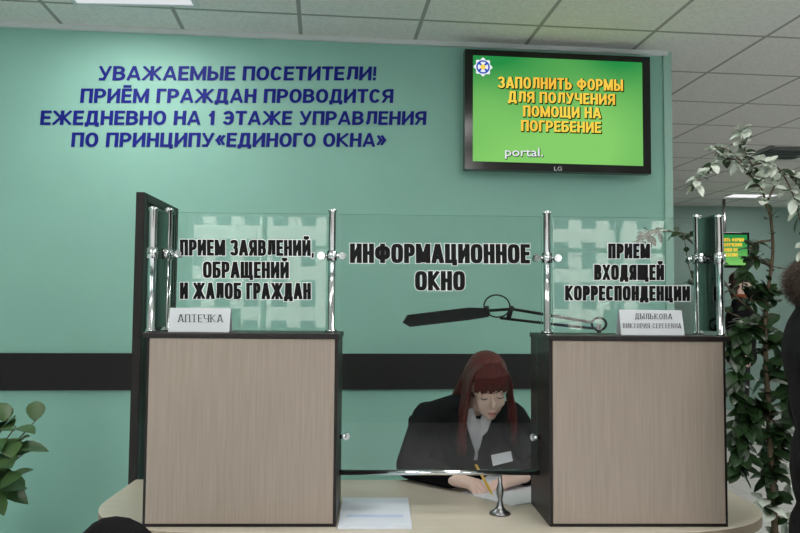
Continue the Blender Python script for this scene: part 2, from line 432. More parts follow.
# blobs
def ell(c, r, R=None): return ('e', Vector(c), Vector(r), R or Matrix.Identity(3))
def cap(a, ra, b, rb): return ('c', Vector(a), ra, Vector(b), rb)
def xf(prims, M, s=1.0):
    out = []; R = M.to_3x3()
    for p in prims:
        if p[0] == 'e': out.append(('e', M @ (p[1] * s), p[2] * s, R @ p[3]))
        else: out.append(('c', M @ (p[1] * s), p[2] * s, M @ (p[3] * s), p[4] * s))
    return out
def blob(name, prims, voxel, mats, parent=None, smooth_it=4, top=None):
    bm = bmesh.new()
    for p in prims:
        if p[0] == 'e':
            M = Matrix.Translation(p[1]) @ p[3].to_4x4() @ Matrix.Diagonal((*p[2], 1))
            bmesh.ops.create_icosphere(bm, subdivisions=3, radius=1, matrix=M)
        else:
            a, ra, b, rb = p[1:]
            d = b - a; L = d.length
            if L < 1e-6: continue
            u, v = frame(d); d = d / L; seg = 14
            prof = [(ra * math.sin(math.radians(t)), ra * math.cos(math.radians(t))) for t in (-89, -60, -30, 0)] + \
                   [(L + rb * math.sin(math.radians(t)), rb * math.cos(math.radians(t))) for t in (0, 30, 60, 89)]
            rings = [[bm.verts.new(a + d * s + (u * math.cos(2*math.pi*k/seg) + v * math.sin(2*math.pi*k/seg)) * r) for k in range(seg)] for s, r in prof]
            for A, B in zip(rings, rings[1:]):
                for k in range(seg): bm.faces.new((A[k], A[(k+1) % seg], B[(k+1) % seg], B[k]))
            bm.faces.new(rings[0]); bm.faces.new(rings[-1])
    bmesh.ops.recalc_face_normals(bm, faces=bm.faces)
    me = bpy.data.meshes.new('tmp'); bm.to_mesh(me); bm.free()
    ob = bpy.data.objects.new('tmp', me); COL.objects.link(ob)
    md = ob.modifiers.new('r', 'REMESH'); md.mode = 'VOXEL'; md.voxel_size = voxel
    if smooth_it:
        ms = ob.modifiers.new('s', 'SMOOTH'); ms.factor = 0.5; ms.iterations = smooth_it
    dg = bpy.context.evaluated_depsgraph_get(); dg.update()
    out = bpy.data.meshes.new_from_object(ob.evaluated_get(dg)); out.name = name
    bpy.data.objects.remove(ob); bpy.data.meshes.remove(me)
    return link(name, out, mats, parent, True, top)

# ------------------------------------------------------------ room shell
CZ = 2.735
XL, XR, YB, YF = -4.6, 6.5, -4.5, 10.0
bm = bmesh.new(); box(bm, (XL - .2, YB - .2, -0.1), (XR + .2, YF + .2, 0)); finish('floor', bm, M_floor, structure=True)
bm = bmesh.new(); box(bm, (XL - .2, YB - .2, CZ), (XR + .2, YF + .2, CZ + 0.1)); finish('ceiling', bm, M_ceil, structure=True)
bm = bmesh.new(); box(bm, (XL - .2, YB - .2, 0), (XL, YF + .2, CZ)); finish('wall_left', bm, M_wall, structure=True)
bm = bmesh.new(); box(bm, (XR, YB - .2, 0), (XR + .2, YF + .2, CZ)); finish('wall_right', bm, M_wall2, structure=True)
bm = bmesh.new(); box(bm, (XL, YF, 0), (XR, YF + .2, CZ)); finish('wall_far', bm, M_wall2, structure=True)
XE = PW(669, 300).x
bm = bmesh.new()
obox(bm, wallp(XL, 0), (wallp(XE, 0) - wallp(XL, 0)), -WN * 0.14, Vector((0, 0, CZ)))
finish('wall_front', bm, M_wall, structure=True)
bm = bmesh.new()
obox(bm, wallp(XE - 0.02, 0, 0.012), WU * 0.045, -WN * 0.17, Vector((0, 0, CZ))); finish('trim_1', bm, M_trimg, structure=True)
bm = bmesh.new()
obox(bm, wallp(XL, CZ - 0.025, 0.02), (wallp(XE, 0) - wallp(XL, 0)), -WN * 0.02, Vector((0, 0, 0.025))); finish('trim_2', bm, M_whitep, structure=True)
zt = PW(60, 353).z; zb = PW(60, 390).z
bm = bmesh.new()
obox(bm, wallp(XL, zb, 0.02), (wallp(XE - 0.03, 0) - wallp(XL, 0)), -WN * 0.02, Vector((0, 0, zt - zb))); finish('trim_3', bm, M_black, structure=True)
bm = bmesh.new()
obox(bm, wallp(XL, 0, 0.015), (wallp(XE - 0.03, 0) - wallp(XL, 0)), -WN * 0.015, Vector((0, 0, 0.08))); finish('baseboard_front', bm, M_black, structure=True)
wins = [(-4.2, -2.7), (-2.25, -0.45), (2.0, 3.7), (4.1, 5.6)]
z0, z1 = 0.85, 2.45
bm = bmesh.new()
box(bm, (XL, YB - .2, 0), (XR, YB, z0)); box(bm, (XL, YB - .2, z1), (XR, YB, CZ))
xs = [XL] + [v for w in wins for v in w] + [XR]
for a, b in zip(xs[0::2], xs[1::2]): box(bm, (a, YB - .2, z0), (b, YB, z1))
finish('wall_back', bm, M_wallb, structure=True)
for i, (a, b) in enumerate(wins):
    bm = bmesh.new(); t = 0.06; y0, y1 = YB - .14, YB - .08
    box(bm, (a, y0, z0), (b, y1, z0 + t)); box(bm, (a, y0, z1 - t), (b, y1, z1)); box(bm, (a, y0, z1 - .45), (b, y1, z1 - .40))
    for x in (a, (a + b) / 2 - t / 2, b - t): box(bm, (x, y0, z0 + t), (x + t, y1, z1 - t))
    finish('window_%d' % (i + 1), bm, M_whitep, structure=True)
def facademat():
    m = bpy.data.materials.new('facade'); m.use_nodes = True; nt = m.node_tree; b = nt.nodes['Principled BSDF']
    tc = nt.nodes.new('ShaderNodeTexCoord'); br = nt.nodes.new('ShaderNodeTexBrick')
    mp = nt.nodes.new('ShaderNodeMapping'); mp.inputs['Rotation'].default_value = (math.pi / 2, 0, 0)
    nt.links.new(tc.outputs['Object'], mp.inputs[0]); nt.links.new(mp.outputs[0], br.inputs['Vector'])
    br.offset = 0; br.inputs['Scale'].default_value = 1
    br.inputs['Brick Width'].default_value = 0.8; br.inputs['Row Height'].default_value = 1.15; br.inputs['Mortar Size'].default_value = 0.2
    br.inputs['Color1'].default_value = rgb(25, 30, 38); br.inputs['Color2'].default_value = rgb(60, 68, 76); br.inputs['Mortar'].default_value = rgb(225, 216, 198)
    nt.links.new(br.outputs['Color'], b.inputs['Base Color']); return m
bm = bmesh.new(); box(bm, (-14, -19, -1), (14, -17, 4.3))
finish('neighbouring_building', bm, facademat(), top=('beige apartment building across the street with dark windows', 'building'))
bm = bmesh.new(); box(bm, (-30, -40, -0.6), (30, YB - .3, -0.5)); finish('street_ground', bm, M_grey, structure=True)

# ------------------------------------------------------------ wall lettering
wl = (3.6, 2.7)
drawn('wall_lettering', [
    ('УВАЖАЕМЫЕ ПОСЕТИТЕЛИ!', 98, 377, 66, 80.5, 0) + wl,
    ('ПРИЁМ ГРАЖДАН ПРОВОДИТСЯ', 80, 394, 88.5, 103, 0) + wl,
    ('ЕЖЕДНЕВНО НА 1 ЭТАЖЕ УПРАВЛЕНИЯ', 40, 427, 110.5, 125, 0) + wl,
    ('ПО ПРИНЦИПУ«ЕДИНОГО ОКНА»', 71, 387, 132.5, 147, 0) + wl],
    lambda x, y: PW(x, y, 0.002), [(0, M_navy, 0.001)], e=.9, gapf=.085, shear=0.08,
    top=('four lines of navy blue bold capitals on the mint wall', 'lettering'))

# ------------------------------------------------------------ television
tv = empty('television', PW(558, 110), 'flat black television with green screen and yellow text', 'television')
hw = (PW(650.5, 112, 0.1) - PW(465, 112, 0.1)).length / 2
hh = (PW(558, 53, 0.1).z - PW(558, 171.5, 0.1).z) / 2
C = (PW(465, 109, 0.1) + PW(650.5, 115, 0.1)) / 2
U = WU; V = Vector((0, 0, 1))
sw, sh = hw - 0.042, hh - 0.036
bm = bmesh.new()
scv = 0.006
obox(bm, C - U * hw - V * hh, U * 2 * hw, -WN * 0.05, V * (hh - sh + scv))
obox(bm, C - U * hw + V * (sh + scv), U * 2 * hw, -WN * 0.05, V * (hh - sh - scv))
obox(bm, C - U * hw + V * (-sh + scv), U * (hw - sw), -WN * 0.05, V * 2 * sh)
obox(bm, C + U * sw + V * (-sh + scv), U * (hw - sw), -WN * 0.05, V * 2 * sh)
obox(bm, C - U * hw * .98 - V * hh * .98 - WN * 0.02, U * 2 * hw * .98, -WN * 0.035, V * 2 * hh * .98)
finish('bezel', bm, M_tvb, tv)
bm = bmesh.new(); obox(bm, C - U * sw + V * (-sh + scv) - WN * 0.004, U * 2 * sw, -WN * 0.01, V * 2 * sh); finish('screen', bm, M_screen, tv)
bm = bmesh.new(); obox(bm, C - U * 0.15 - V * 0.1 - WN * 0.055, U * 0.3, -WN * 0.045, V * 0.2); finish('wall_mount', bm, M_plast, tv)
scr = lambda x, y: PW(x, y, 0.0975)
ts = (2.4, 1.8)
drawn('screen_lettering', [
    ('ЗАПОЛНИТЬ ФОРМЫ', 498, 623, 76.5, 88, 3) + ts, ('ДЛЯ ПОЛУЧЕНИЯ', 508, 615, 91, 102, 3) + ts,
    ('ПОМОЩИ НА', 523, 601, 105.5, 116.5, 2) + ts, ('ПОГРЕБЕНИЕ', 521, 601, 120, 131, 2) + ts],
    scr, [(.6, M_shad, 0.0003, .6, .6), (0, M_yel, 0.001)], e=.88, gapf=.09, parent=tv)
lettering('caption_lettering', [('portal.', 505, 543, 147, 156, 0.5)], scr, [(.6, .6, M_shad, 0.0003, .4, .4), (0.1, 0.1, M_scw, 0.001)], parent=tv)
lettering('maker_lettering', [('LG', 554, 562, 166.3, 170.6)], lambda x, y: PW(x, y, 0.1005), [(.15, .1, M_logo, 0.0005)], parent=tv)
bm = bmesh.new(); ec = PW(483, 67, 0.0990); er = 0.045
def disc(bm, c, r0, r1, off, mi, seg=28, petals=0):
    vi, vo = [], []
    for k in range(seg):
        t = 2 * math.pi * k / seg; w = 1 + (0.12 * math.cos(petals * t) if petals else 0)
        d = WU * math.cos(t) + Vector((0, 0, 1)) * math.sin(t)
        vo.append(bm.verts.new(c + d * r1 * w + WN * off)); vi.append(bm.verts.new(c + d * r0 + WN * off))
    for k in range(seg):
        f = bm.faces.new((vi[k], vo[k], vo[(k+1) % seg], vi[(k+1) % seg])); f.material_index = mi
disc(bm, ec, 0.0001, er, 0.0, 0, 48, 8); disc(bm, ec, er * .62, er * .8, 0.0005, 1); disc(bm, ec, 0.0001, er * .3, 0.0006, 2)
for k in range(4):
    t = k * math.pi / 2 + math.pi / 4; d = WU * math.cos(t) + Vector((0, 0, 1)) * math.sin(t); e = WU * -math.sin(t) + Vector((0, 0, 1)) * math.cos(t)
    p = ec + d * er * .3 + WN * 0.0007
    f = bm.faces.new([bm.verts.new(p + e * .004), bm.verts.new(p - e * .004), bm.verts.new(p + d * er * .4 - e * .007), bm.verts.new(p + d * er * .4 + e * .007)]); f.material_index = 1
me = bpy.data.meshes.new('emblem'); bm.to_mesh(me); bm.free(); link('emblem', me, [M_scw, M_scb, M_yel], tv)

# ------------------------------------------------------------ reception desk
DZ = 0.738
def outline():
    pts = []
    xl, xr, yf, yb = -0.80, 1.125, 1.95, 2.55
    pts.append((xl, yb)); 
    for k in range(13):
        t = math.pi / 2 * k / 12
        pts.append((xl + 0.40 - 0.40 * math.cos(t) ** 0.9, yf + 0.33 - 0.33 * math.sin(t) ** 0.9))
    for k in range(1, 8):
        u = k / 8; pts.append((xl + 0.4 + (xr - xl - 0.8) * u, yf - 0.02 * math.sin(math.pi * u)))
    for k in range(13):
        t = math.pi / 2 * (1 - k / 12)
        pts.append((xr - 0.40 + 0.40 * math.cos(t) ** 0.9, yf + 0.33 - 0.33 * math.sin(t) ** 0.9))
    pts.append((xr, yb)); return pts
desk = empty('reception_desk', (0.1, 2.2, 0), 'pale beech reception desk with rounded worktop and dark base', 'desk')
bm = bmesh.new(); ol = outline()
tp = [bm.verts.new((x, y, DZ)) for x, y in ol]; bt = [bm.verts.new((x, y, DZ - 0.028)) for x, y in ol]
bm.faces.new(tp); bm.faces.new(bt)
for k in range(len(ol)):
    f = bm.faces.new((tp[k], tp[(k+1) % len(ol)], bt[(k+1) % len(ol)], bt[k])); f.material_index = 1
finish('worktop', bm, [M_top, M_edge], desk)
bm = bmesh.new(); box(bm, (-0.60, 2.06, 0), (0.90, 2.085, DZ - 0.028)); finish('front_panel', bm, M_darkw, desk)
bm = bmesh.new(); box(bm, (-0.63, 2.06, 0), (-0.60, 2.5, DZ - 0.028)); o1 = finish('side_panel', bm, M_darkw, desk)
o2 = o1.copy(); o2.location.x = 1.53; COL.objects.link(o2)

BT = 1.243; BF = 2.0; BBK = 2.25
def cabinet(x0, x1, label, ol_, or_):
    e = empty('counter_cabinet', ((x0 + x1) / 2, 2.1, DZ), label, 'cabinet', 'counter cabinets on the reception desk')
    bm = bmesh.new(); t = 0.012
    box(bm, (x0, BF + .006, DZ + 0.0005), (x0 + t, BBK, BT - 0.014)); box(bm, (x1 - t, BF + .006, DZ + 0.0005), (x1, BBK, BT - 0.014))
    box(bm, (x0 + t, BF + .006, DZ + 0.0005), (x1 - t, BBK, DZ + 0.014))
    box(bm, (x0 + t, BBK - 0.012, DZ + 0.014), (x1 - t, BBK, BT - 0.014))
    finish('body', bm, M_darkw, e)
    bm = bmesh.new(); box(bm, (x0 - ol_, BF - 0.004, BT - 0.014), (x1 + or_, BBK + .004, BT), bev=0.002); finish('top_board', bm, M_darkw, e)
    bm = bmesh.new(); box(bm, (x0 + t * .7, BF, DZ + 0.010), (x1 - t * .7, BF + 0.018, BT - 0.014), bev=0.001); finish('front_board', bm, M_oak, e)
    bm = bmesh.new(); box(bm, (x0 + t + .002, BF + .14, (DZ + BT) / 2), (x1 - t - .002, BBK - .013, (DZ + BT) / 2 + .015)); finish('shelf', bm, M_darkw, e)
    return e
LX0, LX1 = PY(144, 430, BF).x, PY(337, 430, BF).x
RX0, RX1 = PY(550, 430, BF).x, PY(727.5, 430, BF).x
cabinet(LX0, LX1, 'counter cabinet with pale oak front, first-aid card on top', .010, .003)
cabinet(RX0, RX1, 'counter cabinet with pale oak front, name card on top', .003, .010)

# ------------------------------------------------------------ glass partition
GY = 2.13
gp = empty('glass_partition', (0.15, GY, BT), 'clear glass partition with chrome posts and black lettering', 'glass partition')
ztop_l = PY(160, 208, GY).z
posts = {}
def post(px, Y, key, ptop, X=None, fl=.018):
    P = PY(px, 300, Y); x = P.x if X is None else X
    zt = PY(px, ptop, Y).z
    bm = bmesh.new()
    lathe(bm, (x, Y, BT), [(fl, 0.0003), (fl, 0.006), (0.0105, 0.009), (0.0105, zt - BT - 0.01), (0.0125, zt - BT - 0.009), (0.0125, zt - BT - 0.002), (0.008, zt - BT)], 20)
    finish('post', bm, M_chrome, gp); posts[key] = (x, Y, zt)
FYp = BF + 0.022
post(146, FYp, 'lf', 207, LX0 + 0.003, .013); post(163, GY + 0.03, 'lb', 208, LX0 + 0.006, .015)
post(331.5, GY, 'l2', 209); post(547, GY, 'r1', 211)
post(707, GY + 0.03, 'rb', 215, RX1 - 0.006, .015); post(725, FYp, 'rf', 215, RX1 - 0.003, .013)
def panel(p0, p1, z0, z1, th=0.006):
    p0 = Vector((p0[0], p0[1], 0)); p1 = Vector((p1[0], p1[1], 0)); d = p1 - p0; n = Vector((-d.y, d.x, 0)).normalized()
    bm = bmesh.new(); obox(bm, p0 - n * th / 2 + Vector((0, 0, z0)), d, n * th, Vector((0, 0, z1 - z0)))
    bm.normal_update()
    for f in bm.faces:
        if abs(f.normal.dot(n)) < 0.5: f.material_index = 1
    return finish('glass_panel', bm, [M_glass, M_gedge], gp)
g = 0.016
zl = ztop_l - 0.012
lx_a = PY(173, 300, GY).x; lx_b = posts['l2'][0] - g
pl = panel((lx_a, GY), (lx_b, GY), BT + 0.012, zl)
cx_a = posts['l2'][0] + g; cx_b = posts['r1'][0] - g
zrail = PY(437, 471, GY).z
bm = bmesh.new()
prof = [(LX1 + .008, zrail), (RX0 - .008, zrail), (RX0 - .008, BT + .008), (cx_b, BT + .008), (cx_b, zl), (cx_a, zl), (cx_a, BT + .008), (LX1 + .008, BT + .008)]
fr = [bm.verts.new((x, GY - .003, z)) for x, z in prof]; bk = [bm.verts.new((x, GY + .003, z)) for x, z in prof]
bm.faces.new(fr); bm.faces.new(bk)
for k in range(8): bm.faces.new((fr[k], fr[(k+1) % 8], bk[(k+1) % 8], bk[k])).material_index = 1
pc = finish('glass_panel', bm, [M_glass, M_gedge], gp)
rx_b = PY(695, 300, GY).x
pr = panel((posts['r1'][0] + g, GY), (rx_b, GY), BT + 0.012, zl)
panel((posts['lf'][0], FYp + g), (posts['lb'][0], GY + .03 - g), BT + 0.012, zl)
panel((posts['rf'][0], FYp + g), (posts['rb'][0], GY + .03 - g), BT + 0.012, zl)
def clampm(x, Y, z, x0, x1):
    bm = bmesh.new()
    tube(bm, [(x, Y, z - .014), (x, Y, z + .014)], 0.0145, 16)
    tube(bm, [(x0, Y - .001, z), (x1, Y - .001, z)], 0.005, 12)
    for xx in (x0, x1):
        if abs(xx - x) > .012:
            tube(bm, [(xx, Y - .011, z), (xx, Y - .005, z)], 0.0105, 16); tube(bm, [(xx, Y + .004, z), (xx, Y + .012, z)], 0.0105, 16)
            tube(bm, [(xx, Y - .014, z), (xx, Y - .011, z)], 0.005, 12)
    finish('clamp', bm, M_chrome, gp)
for key in ('l2', 'r1'):
    x, Y, zt = posts[key]
    clampm(x, Y, PY(331, 256, GY).z, x - .030, x + .030)
x, Y, zt = posts['lb']; clampm(x, Y, PY(163, 254, GY).z, x, x + .001)
clampm(x, GY, PY(163, 254, GY).z, x, lx_a + .012)
x, Y, zt = posts['rb']; clampm(x, Y, PY(707, 259, GY).z, x - .001, x)
clampm(x, GY, PY(707, 259, GY).z, rx_b - .012, x)
for key in ('lf', 'rf'):
    x, Y, zt = posts[key]; clampm(x, Y, PY(163, 256, GY).z, x, x + .0005)
bm = bmesh.new(); tube(bm, [(LX1 + .001, GY, zrail - .004), (RX0 - .001, GY, zrail - .004)], 0.0075, 16); finish('rail', bm, M_chrome, gp)
zk = PY(342, 436, GY).z
for xa, xb in ((LX1 + .001, LX1 + .02), (RX0 - .001, RX0 - .02)):
    bm = bmesh.new(); tube(bm, [(xa, GY - .010, zk), (xb, GY - .010, zk)], 0.006, 12)
    tube(bm, [(xb, GY - .014, zk), (xb, GY - .0035, zk)], 0.010, 16); finish('knob', bm, M_chrome, gp)
fx = PY(500, 500, GY).x
bm = bmesh.new()
lathe(bm, (fx, GY, DZ), [(0.030, 0.0005), (0.029, 0.006), (0.018, 0.012), (0.010, 0.022), (0.006, 0.04), (0.010, 0.055), (0.011, 0.07), (0.006, 0.085), (0.006, zrail - DZ - 0.012)], 24)
finish('support_foot', bm, M_steel, gp)
gm = lambda x, y: PY(x, y, GY - 0.0035)
lay = [(.7, M_white, 0.0004), (0, M_ink, 0.0012)]
g1 = (3.6, 2.9)
drawn('lettering', [('ПРИЕМ ЗАЯВЛЕНИЙ,', 180, 314, 239.5, 255.5, .5) + g1, ('ОБРАЩЕНИЙ', 203, 289, 261.5, 278, .3) + g1, ('И ЖАЛОБ ГРАЖДАН', 180, 311, 282.5, 299, .4) + g1], gm, lay, e=.55, gapf=.05, parent=pl)
drawn('lettering', [('ИНФОРМАЦИОННОЕ', 350, 530, 243.5, 263, .5, 4.9, 3.8), ('ОКНО', 415, 465, 271, 290.5, 0, 4.9, 3.8)], gm, lay, e=.55, gapf=.05, parent=pc)
drawn('lettering', [('ПРИЕМ', 608, 650, 243.5, 258.5, 0) + g1, ('ВХОДЯЩЕЙ', 594, 664, 264.5, 280, .2) + g1, ('КОРРЕСПОНДЕНЦИИ', 565, 690, 285.5, 300.5, .5) + g1], gm, lay, e=.55, gapf=.05, parent=pr)

# ------------------------------------------------------------ plates on the cabinets
def plate(px0, px1, pyt, Y, lines, label):
    x0 = PY(px0, 325, Y).x; x1 = PY(px1, 325, Y).x; h = PY((px0 + px1) / 2, pyt, Y).z - BT
    bm = bmesh.new()
    v = lambda x, y, z: bm.verts.new((x, y, z))
    lean = 0.018
    for (ya, yb) in ((Y - .01, Y + lean - .01), (Y + 2 * lean, Y + lean - .006)):
        f = [v(x0, ya, BT + .001), v(x1, ya, BT + .001), v(x1, yb, BT + h), v(x0, yb, BT + h)]
        b = [v(x0, ya + .0015, BT + .001), v(x1, ya + .0015, BT + .001), v(x1, yb + .0015, BT + h), v(x0, yb + .0015, BT + h)]
        bm.faces.new(f); bm.faces.new(b)
        for k in range(4): bm.faces.new((f[k], f[(k+1) % 4], b[(k+1) % 4], b[k]))
    o = finish('desk_sign', bm, M_card, top=(label, 'sign'))
    def mp(px, py):
        d = ray(px, py); p0 = Vector((0, Y - .01, BT)); n = Vector((0, -h, lean)).normalized()
        return CAMLOC + d * ((p0 + n * .001 - CAMLOC).dot(n) / d.dot(n))
    drawn('sign_lettering', lines, mp, [(0, M_ink, 0.0004)], e=1.0, gapf=.2, parent=o, serif=True)
plate(169, 230, 308, BF + 0.05, [('АПТЕЧКА', 178, 223, 314.5, 322, .2, .95, .45)], 'white folded card with one printed word on the oak cabinet')
plate(620, 683, 310, BF + 0.05, [('ДЫЛЬКОВА', 635, 672, 313.5, 319, .2, .75, .4), ('ВИКТОРИЯ СЕРГЕЕВНА', 623, 681, 323.3, 328, .2, .55, .32)], 'white folded name card with two printed lines')

# ------------------------------------------------------------ papers
def slab(name, px, z0, th, m, top):
    bm = bmesh.new(); P = [PZ(x, y, z0) for x, y in px]
    b = [bm.verts.new((p.x, p.y, z0)) for p in P]; t = [bm.verts.new((p.x, p.y, z0 + th)) for p in P]
    bm.faces.new(b); bm.faces.new(t)
    for k in range(len(P)): bm.faces.new((b[k], b[(k+1) % len(P)], t[(k+1) % len(P)], t[k]))
    return finish(name, bm, m, top=top)
bk = slab('brochure', [(338, 529), (412, 529), (408, 500), (343, 500)], DZ + .001, 0.007, [M_paperb], ('thin white brochure with faint blue print on the worktop', 'brochure'))
bm = bmesh.new()
P = [PZ(x, y, DZ + .0083) for x, y in ((346, 517), (404, 517), (403, 514.5), (347, 514.5))]
bm.faces.new([bm.verts.new(p) for p in P])
finish('print', bm, mat('blue_print', rgb(192, 206, 230), .6), bk)
slab('paper_sheet', [(462, 493), (488, 476), (538, 479), (541, 501), (512, 506)], DZ + .001, 0.0025, M_paper, ('white sheets of paper lying under the writing hand', 'paper'))
slab('paper_sheet', [(425, 480), (458, 478), (466, 487), (450, 488)], DZ + .001, 0.0015, M_paperb, ('white sheet on the desk beneath the forearm', 'paper'))

# ------------------------------------------------------------ magnifier lamp
LY = 2.42
lamp = empty('desk_lamp', PY(600, 340, LY), 'black swing-arm desk lamp with long flat shade', 'lamp')
bm = bmesh.new()
prof = [(403, 323), (408, 315), (470, 307.5), (487, 308), (489, 317), (470, 320), (410, 327)]
A_ = [bm.verts.new(PY(x, y, LY - .035)) for x, y in prof]; B_ = [bm.verts.new(PY(x, y, LY - .035) + Vector((0, .08, 0))) for x, y in prof]
bm.faces.new(A_); bm.faces.new(B_)
for k in range(len(prof)): bm.faces.new((A_[k], A_[(k+1) % len(prof)], B_[(k+1) % len(prof)], B_[k]))
finish('lamp_shade', bm, M_plast, lamp)
bm = bmesh.new(); rc = PY(497, 306, LY)
tube(bm, [rc + Vector((math.cos(t) * .042, 0.01 * math.sin(t), math.sin(t) * .036)) for t in [2 * math.pi * k / 28 for k in range(29)]], 0.0025, 8); finish('cord_loop', bm, M_plast, lamp)
bm = bmesh.new()
tube(bm, [PY(484, 311, LY), PY(512, 309, LY), PY(590, 322, LY + .02)], 0.0050, 8)
tube(bm, [PY(500, 318, LY), PY(560, 325, LY + .01), PY(600, 329, LY + .02)], 0.0045, 8)
tube(bm, [PY(512, 306, LY), PY(508, 320, LY)], 0.008, 8); tube(bm, [PY(486, 306, LY), PY(488, 316, LY)], 0.009, 8)
finish('lamp_arm', bm, M_plast, lamp)
bm = bmesh.new()
hx = PY(599, 324, LY + .02)
ringp = [hx + Vector((math.cos(t) * .024, 0, math.sin(t) * .02)) for t in [2 * math.pi * k / 20 for k in range(21)]]
tube(bm, ringp, 0.004, 8)
tube(bm, [hx, (hx.x, LY + .02, 1.0), (hx.x, LY + .02, DZ + .02)], 0.007, 10); finish('lamp_post', bm, M_plast, lamp)
bm = bmesh.new(); lathe(bm, (hx.x, LY + .02, DZ), [(0.06, 0.0005), (0.06, 0.015), (0.02, 0.03), (.012, .04)], 24); finish('lamp_base', bm, M_plast, lamp)

# ------------------------------------------------------------ dark screen behind desk
sx = PY(139, 330, 2.6).x; stz = PY(139, 193, 2.6).z; SE = 2.98
so = empty('partition_screen', (sx, 2.8, 0), 'dark wenge partition screen standing behind the desk end', 'partition')
bm = bmesh.new(); box(bm, (sx - .015, 2.575, 0), (sx + .015, 2.605, stz), bev=.002); box(bm, (sx - .015, SE, 0), (sx + .015, SE + .03, stz), bev=.002)
box(bm, (sx - .015, 2.605, stz - .03), (sx + .015, SE, stz), bev=.002); box(bm, (sx - .015, 2.605, .06), (sx + .015, SE, .1))
finish('frame', bm, M_darkw, so)
bm = bmesh.new(); box(bm, (sx - .006, 2.605, .1), (sx + .006, SE, stz - .03)); finish('infill_panel', bm, M_black, so)

# ------------------------------------------------------------ people
def head_prims(fem=True):
    return [ell((0, .015, .028), (.070, .090, .086)), ell((0, -.020, -.028), (.054, .062, .082)), ell((0, -.046, -.088), (.022, .024, .022)),
            ell((.031, -.050, -.034), (.022, .023, .026)), ell((-.031, -.050, -.034), (.022, .023, .026)),
            cap((0, -.078, .006), .006, (0, -.098, -.026), .0085), ell((.009, -.088, -.030), (.006, .008, .0055)), ell((-.009, -.088, -.030), (.006, .008, .0055)),
            ell((0, -.068, .022), (.048, .016, .011)), ell((0, -.080, -.060), (.018, .008, .004)), ell((0, -.078, -.067), (.015, .008, .0045)),
            ell((.071, .012, -.015), (.008, .018, .029)), ell((-.071, .012, -.015), (.008, .018, .029)),
            ell((.029, -.068, .000), (.014, .011, .008)), ell((-.029, -.068, .000), (.014, .011, .008))]
def hand_prims(w, f, u, s, curl, scale=1.0):
    w = Vector(w); f = Vector(f).normalized(); u = Vector(u); u = (u - f * u.dot(f)).normalized(); s = Vector(s); s = (s - f * s.dot(f) - u * s.dot(u)).normalized()
    P = []; offs = (.030, .010, -.010, -.028); lens = (.068, .076, .070, .055)
    for i, (o, L) in enumerate(zip(offs, lens)):
        k = w + f * (.082 - abs(i - 1.2) * .004) * scale + s * o * scale
        P.append(cap(w + s * o * .55 * scale, .017 * scale, k, .0125 * scale))
        a = 0; p = k
        for fr_, r0, r1 in ((.45, .0095, .0088), (.31, .0088, .008), (.24, .008, .0065)):
            a += curl * (0.8 + .12 * i); d = f * math.cos(a) - u * math.sin(a); q_ = p + d * L * fr_ * scale
            P.append(cap(p, r0 * scale, q_, r1 * scale)); p = q_
    b0 = w + (f * .02 + s * .022) * scale; b1 = b0 + (f * .036 + s * .026 - u * .01) * scale; b2 = b1 + (f * .032 - s * .002 - u * .012) * scale; b3 = b2 + (f * .020 - s * .012 - u * .006) * scale
    P += [cap(b0, .015 * scale, b1, .012 * scale), cap(b1, .011 * scale, b2, .0095 * scale), cap(b2, .0095 * scale, b3, .0075 * scale)]
    return P
def face_parts(M, parent, lookdown=True):
    for sgn in (1, -1):
        bm = bmesh.new()
        pts = [M @ Vector((sgn * (.029 + .013 * math.cos(t)), -.0768 - .003 * math.sin(t), -.002 - .0050 * math.sin(t))) for t in [math.pi * k / 8 for k in range(9)]]
        tube(bm, pts, [.0004, .0008, .0012, .0014, .0014, .0014, .0012, .0008, .0004], 6); finish('eyelashes' if lookdown else 'eye', bm, M_brow, parent)
        bm = bmesh.new()
        pts = [M @ Vector((sgn * (.012 + .036 * k / 6), -.0845 + .0004 * k * k * 1.3, .0205 + .005 * math.sin(math.pi * (k / 6) * .8))) for k in range(7)]
        tube(bm, pts, [.001, .0015, .0018, .0018, .0015, .0011, .0006], 6); finish('eyebrow', bm, M_brow, parent)
    bm = bmesh.new()
    for zz, hh_, w in ((-.0605, .0024, .0165), (-.0655, .0030, .0140)):
        pts = [M @ Vector((w * (k / 4 - 1), -.0878 + .007 * (k / 4 - 1) ** 2, zz)) for k in range(9)]
        tube(bm, pts, [hh_ * .3, hh_ * .7, hh_ * .9, hh_, hh_ * .95, hh_, hh_ * .9, hh_ * .7, hh_ * .3], 8)
    finish('lips', bm, M_lip, parent)

W = Vector
HS = 0.94
hc = W((.380, 2.60, 1.045))
HM = Matrix.Translation(hc) @ Matrix.Rotation(math.radians(4), 4, 'Z') @ Matrix.Rotation(math.radians(23), 4, 'X') @ Matrix.Rotation(math.radians(-5), 4, 'Y')
HMs = HM @ Matrix.Scale(HS, 4)
shR, elR, wrR = W((.180, 2.70, .925)), W((.108, 2.56, .785)), W((.245, 2.420, .770))
shL, elL, wrL = W((.475, 2.70, .925)), W((.560, 2.57, .785)), W((.475, 2.455, .772))
def torso(g):
    return [ell((.325, 2.84, .53), (.155 + g, .115 + g, .11 + g)), ell((.325, 2.80, .68), (.135 + g, .095 + g, .15 + g)),
            ell((.325, 2.73, .83), (.145 + g, .09 + g, .13 + g)), cap(shR + W((.03, .01, .0)), .05 + g, (.325, 2.715, .955), .055 + g), cap((.325, 2.715, .955), .055 + g, shL + W((-.03, .01, 0)), .05 + g)]
def arms(g):
    return [cap(shR, .050 + g, elR, .039 + g), cap(elR, .038 + g, wrR, .026 + g * .8), cap(shL, .050 + g, elL, .039 + g), cap(elL, .038 + g, wrL, .026 + g * .8)]
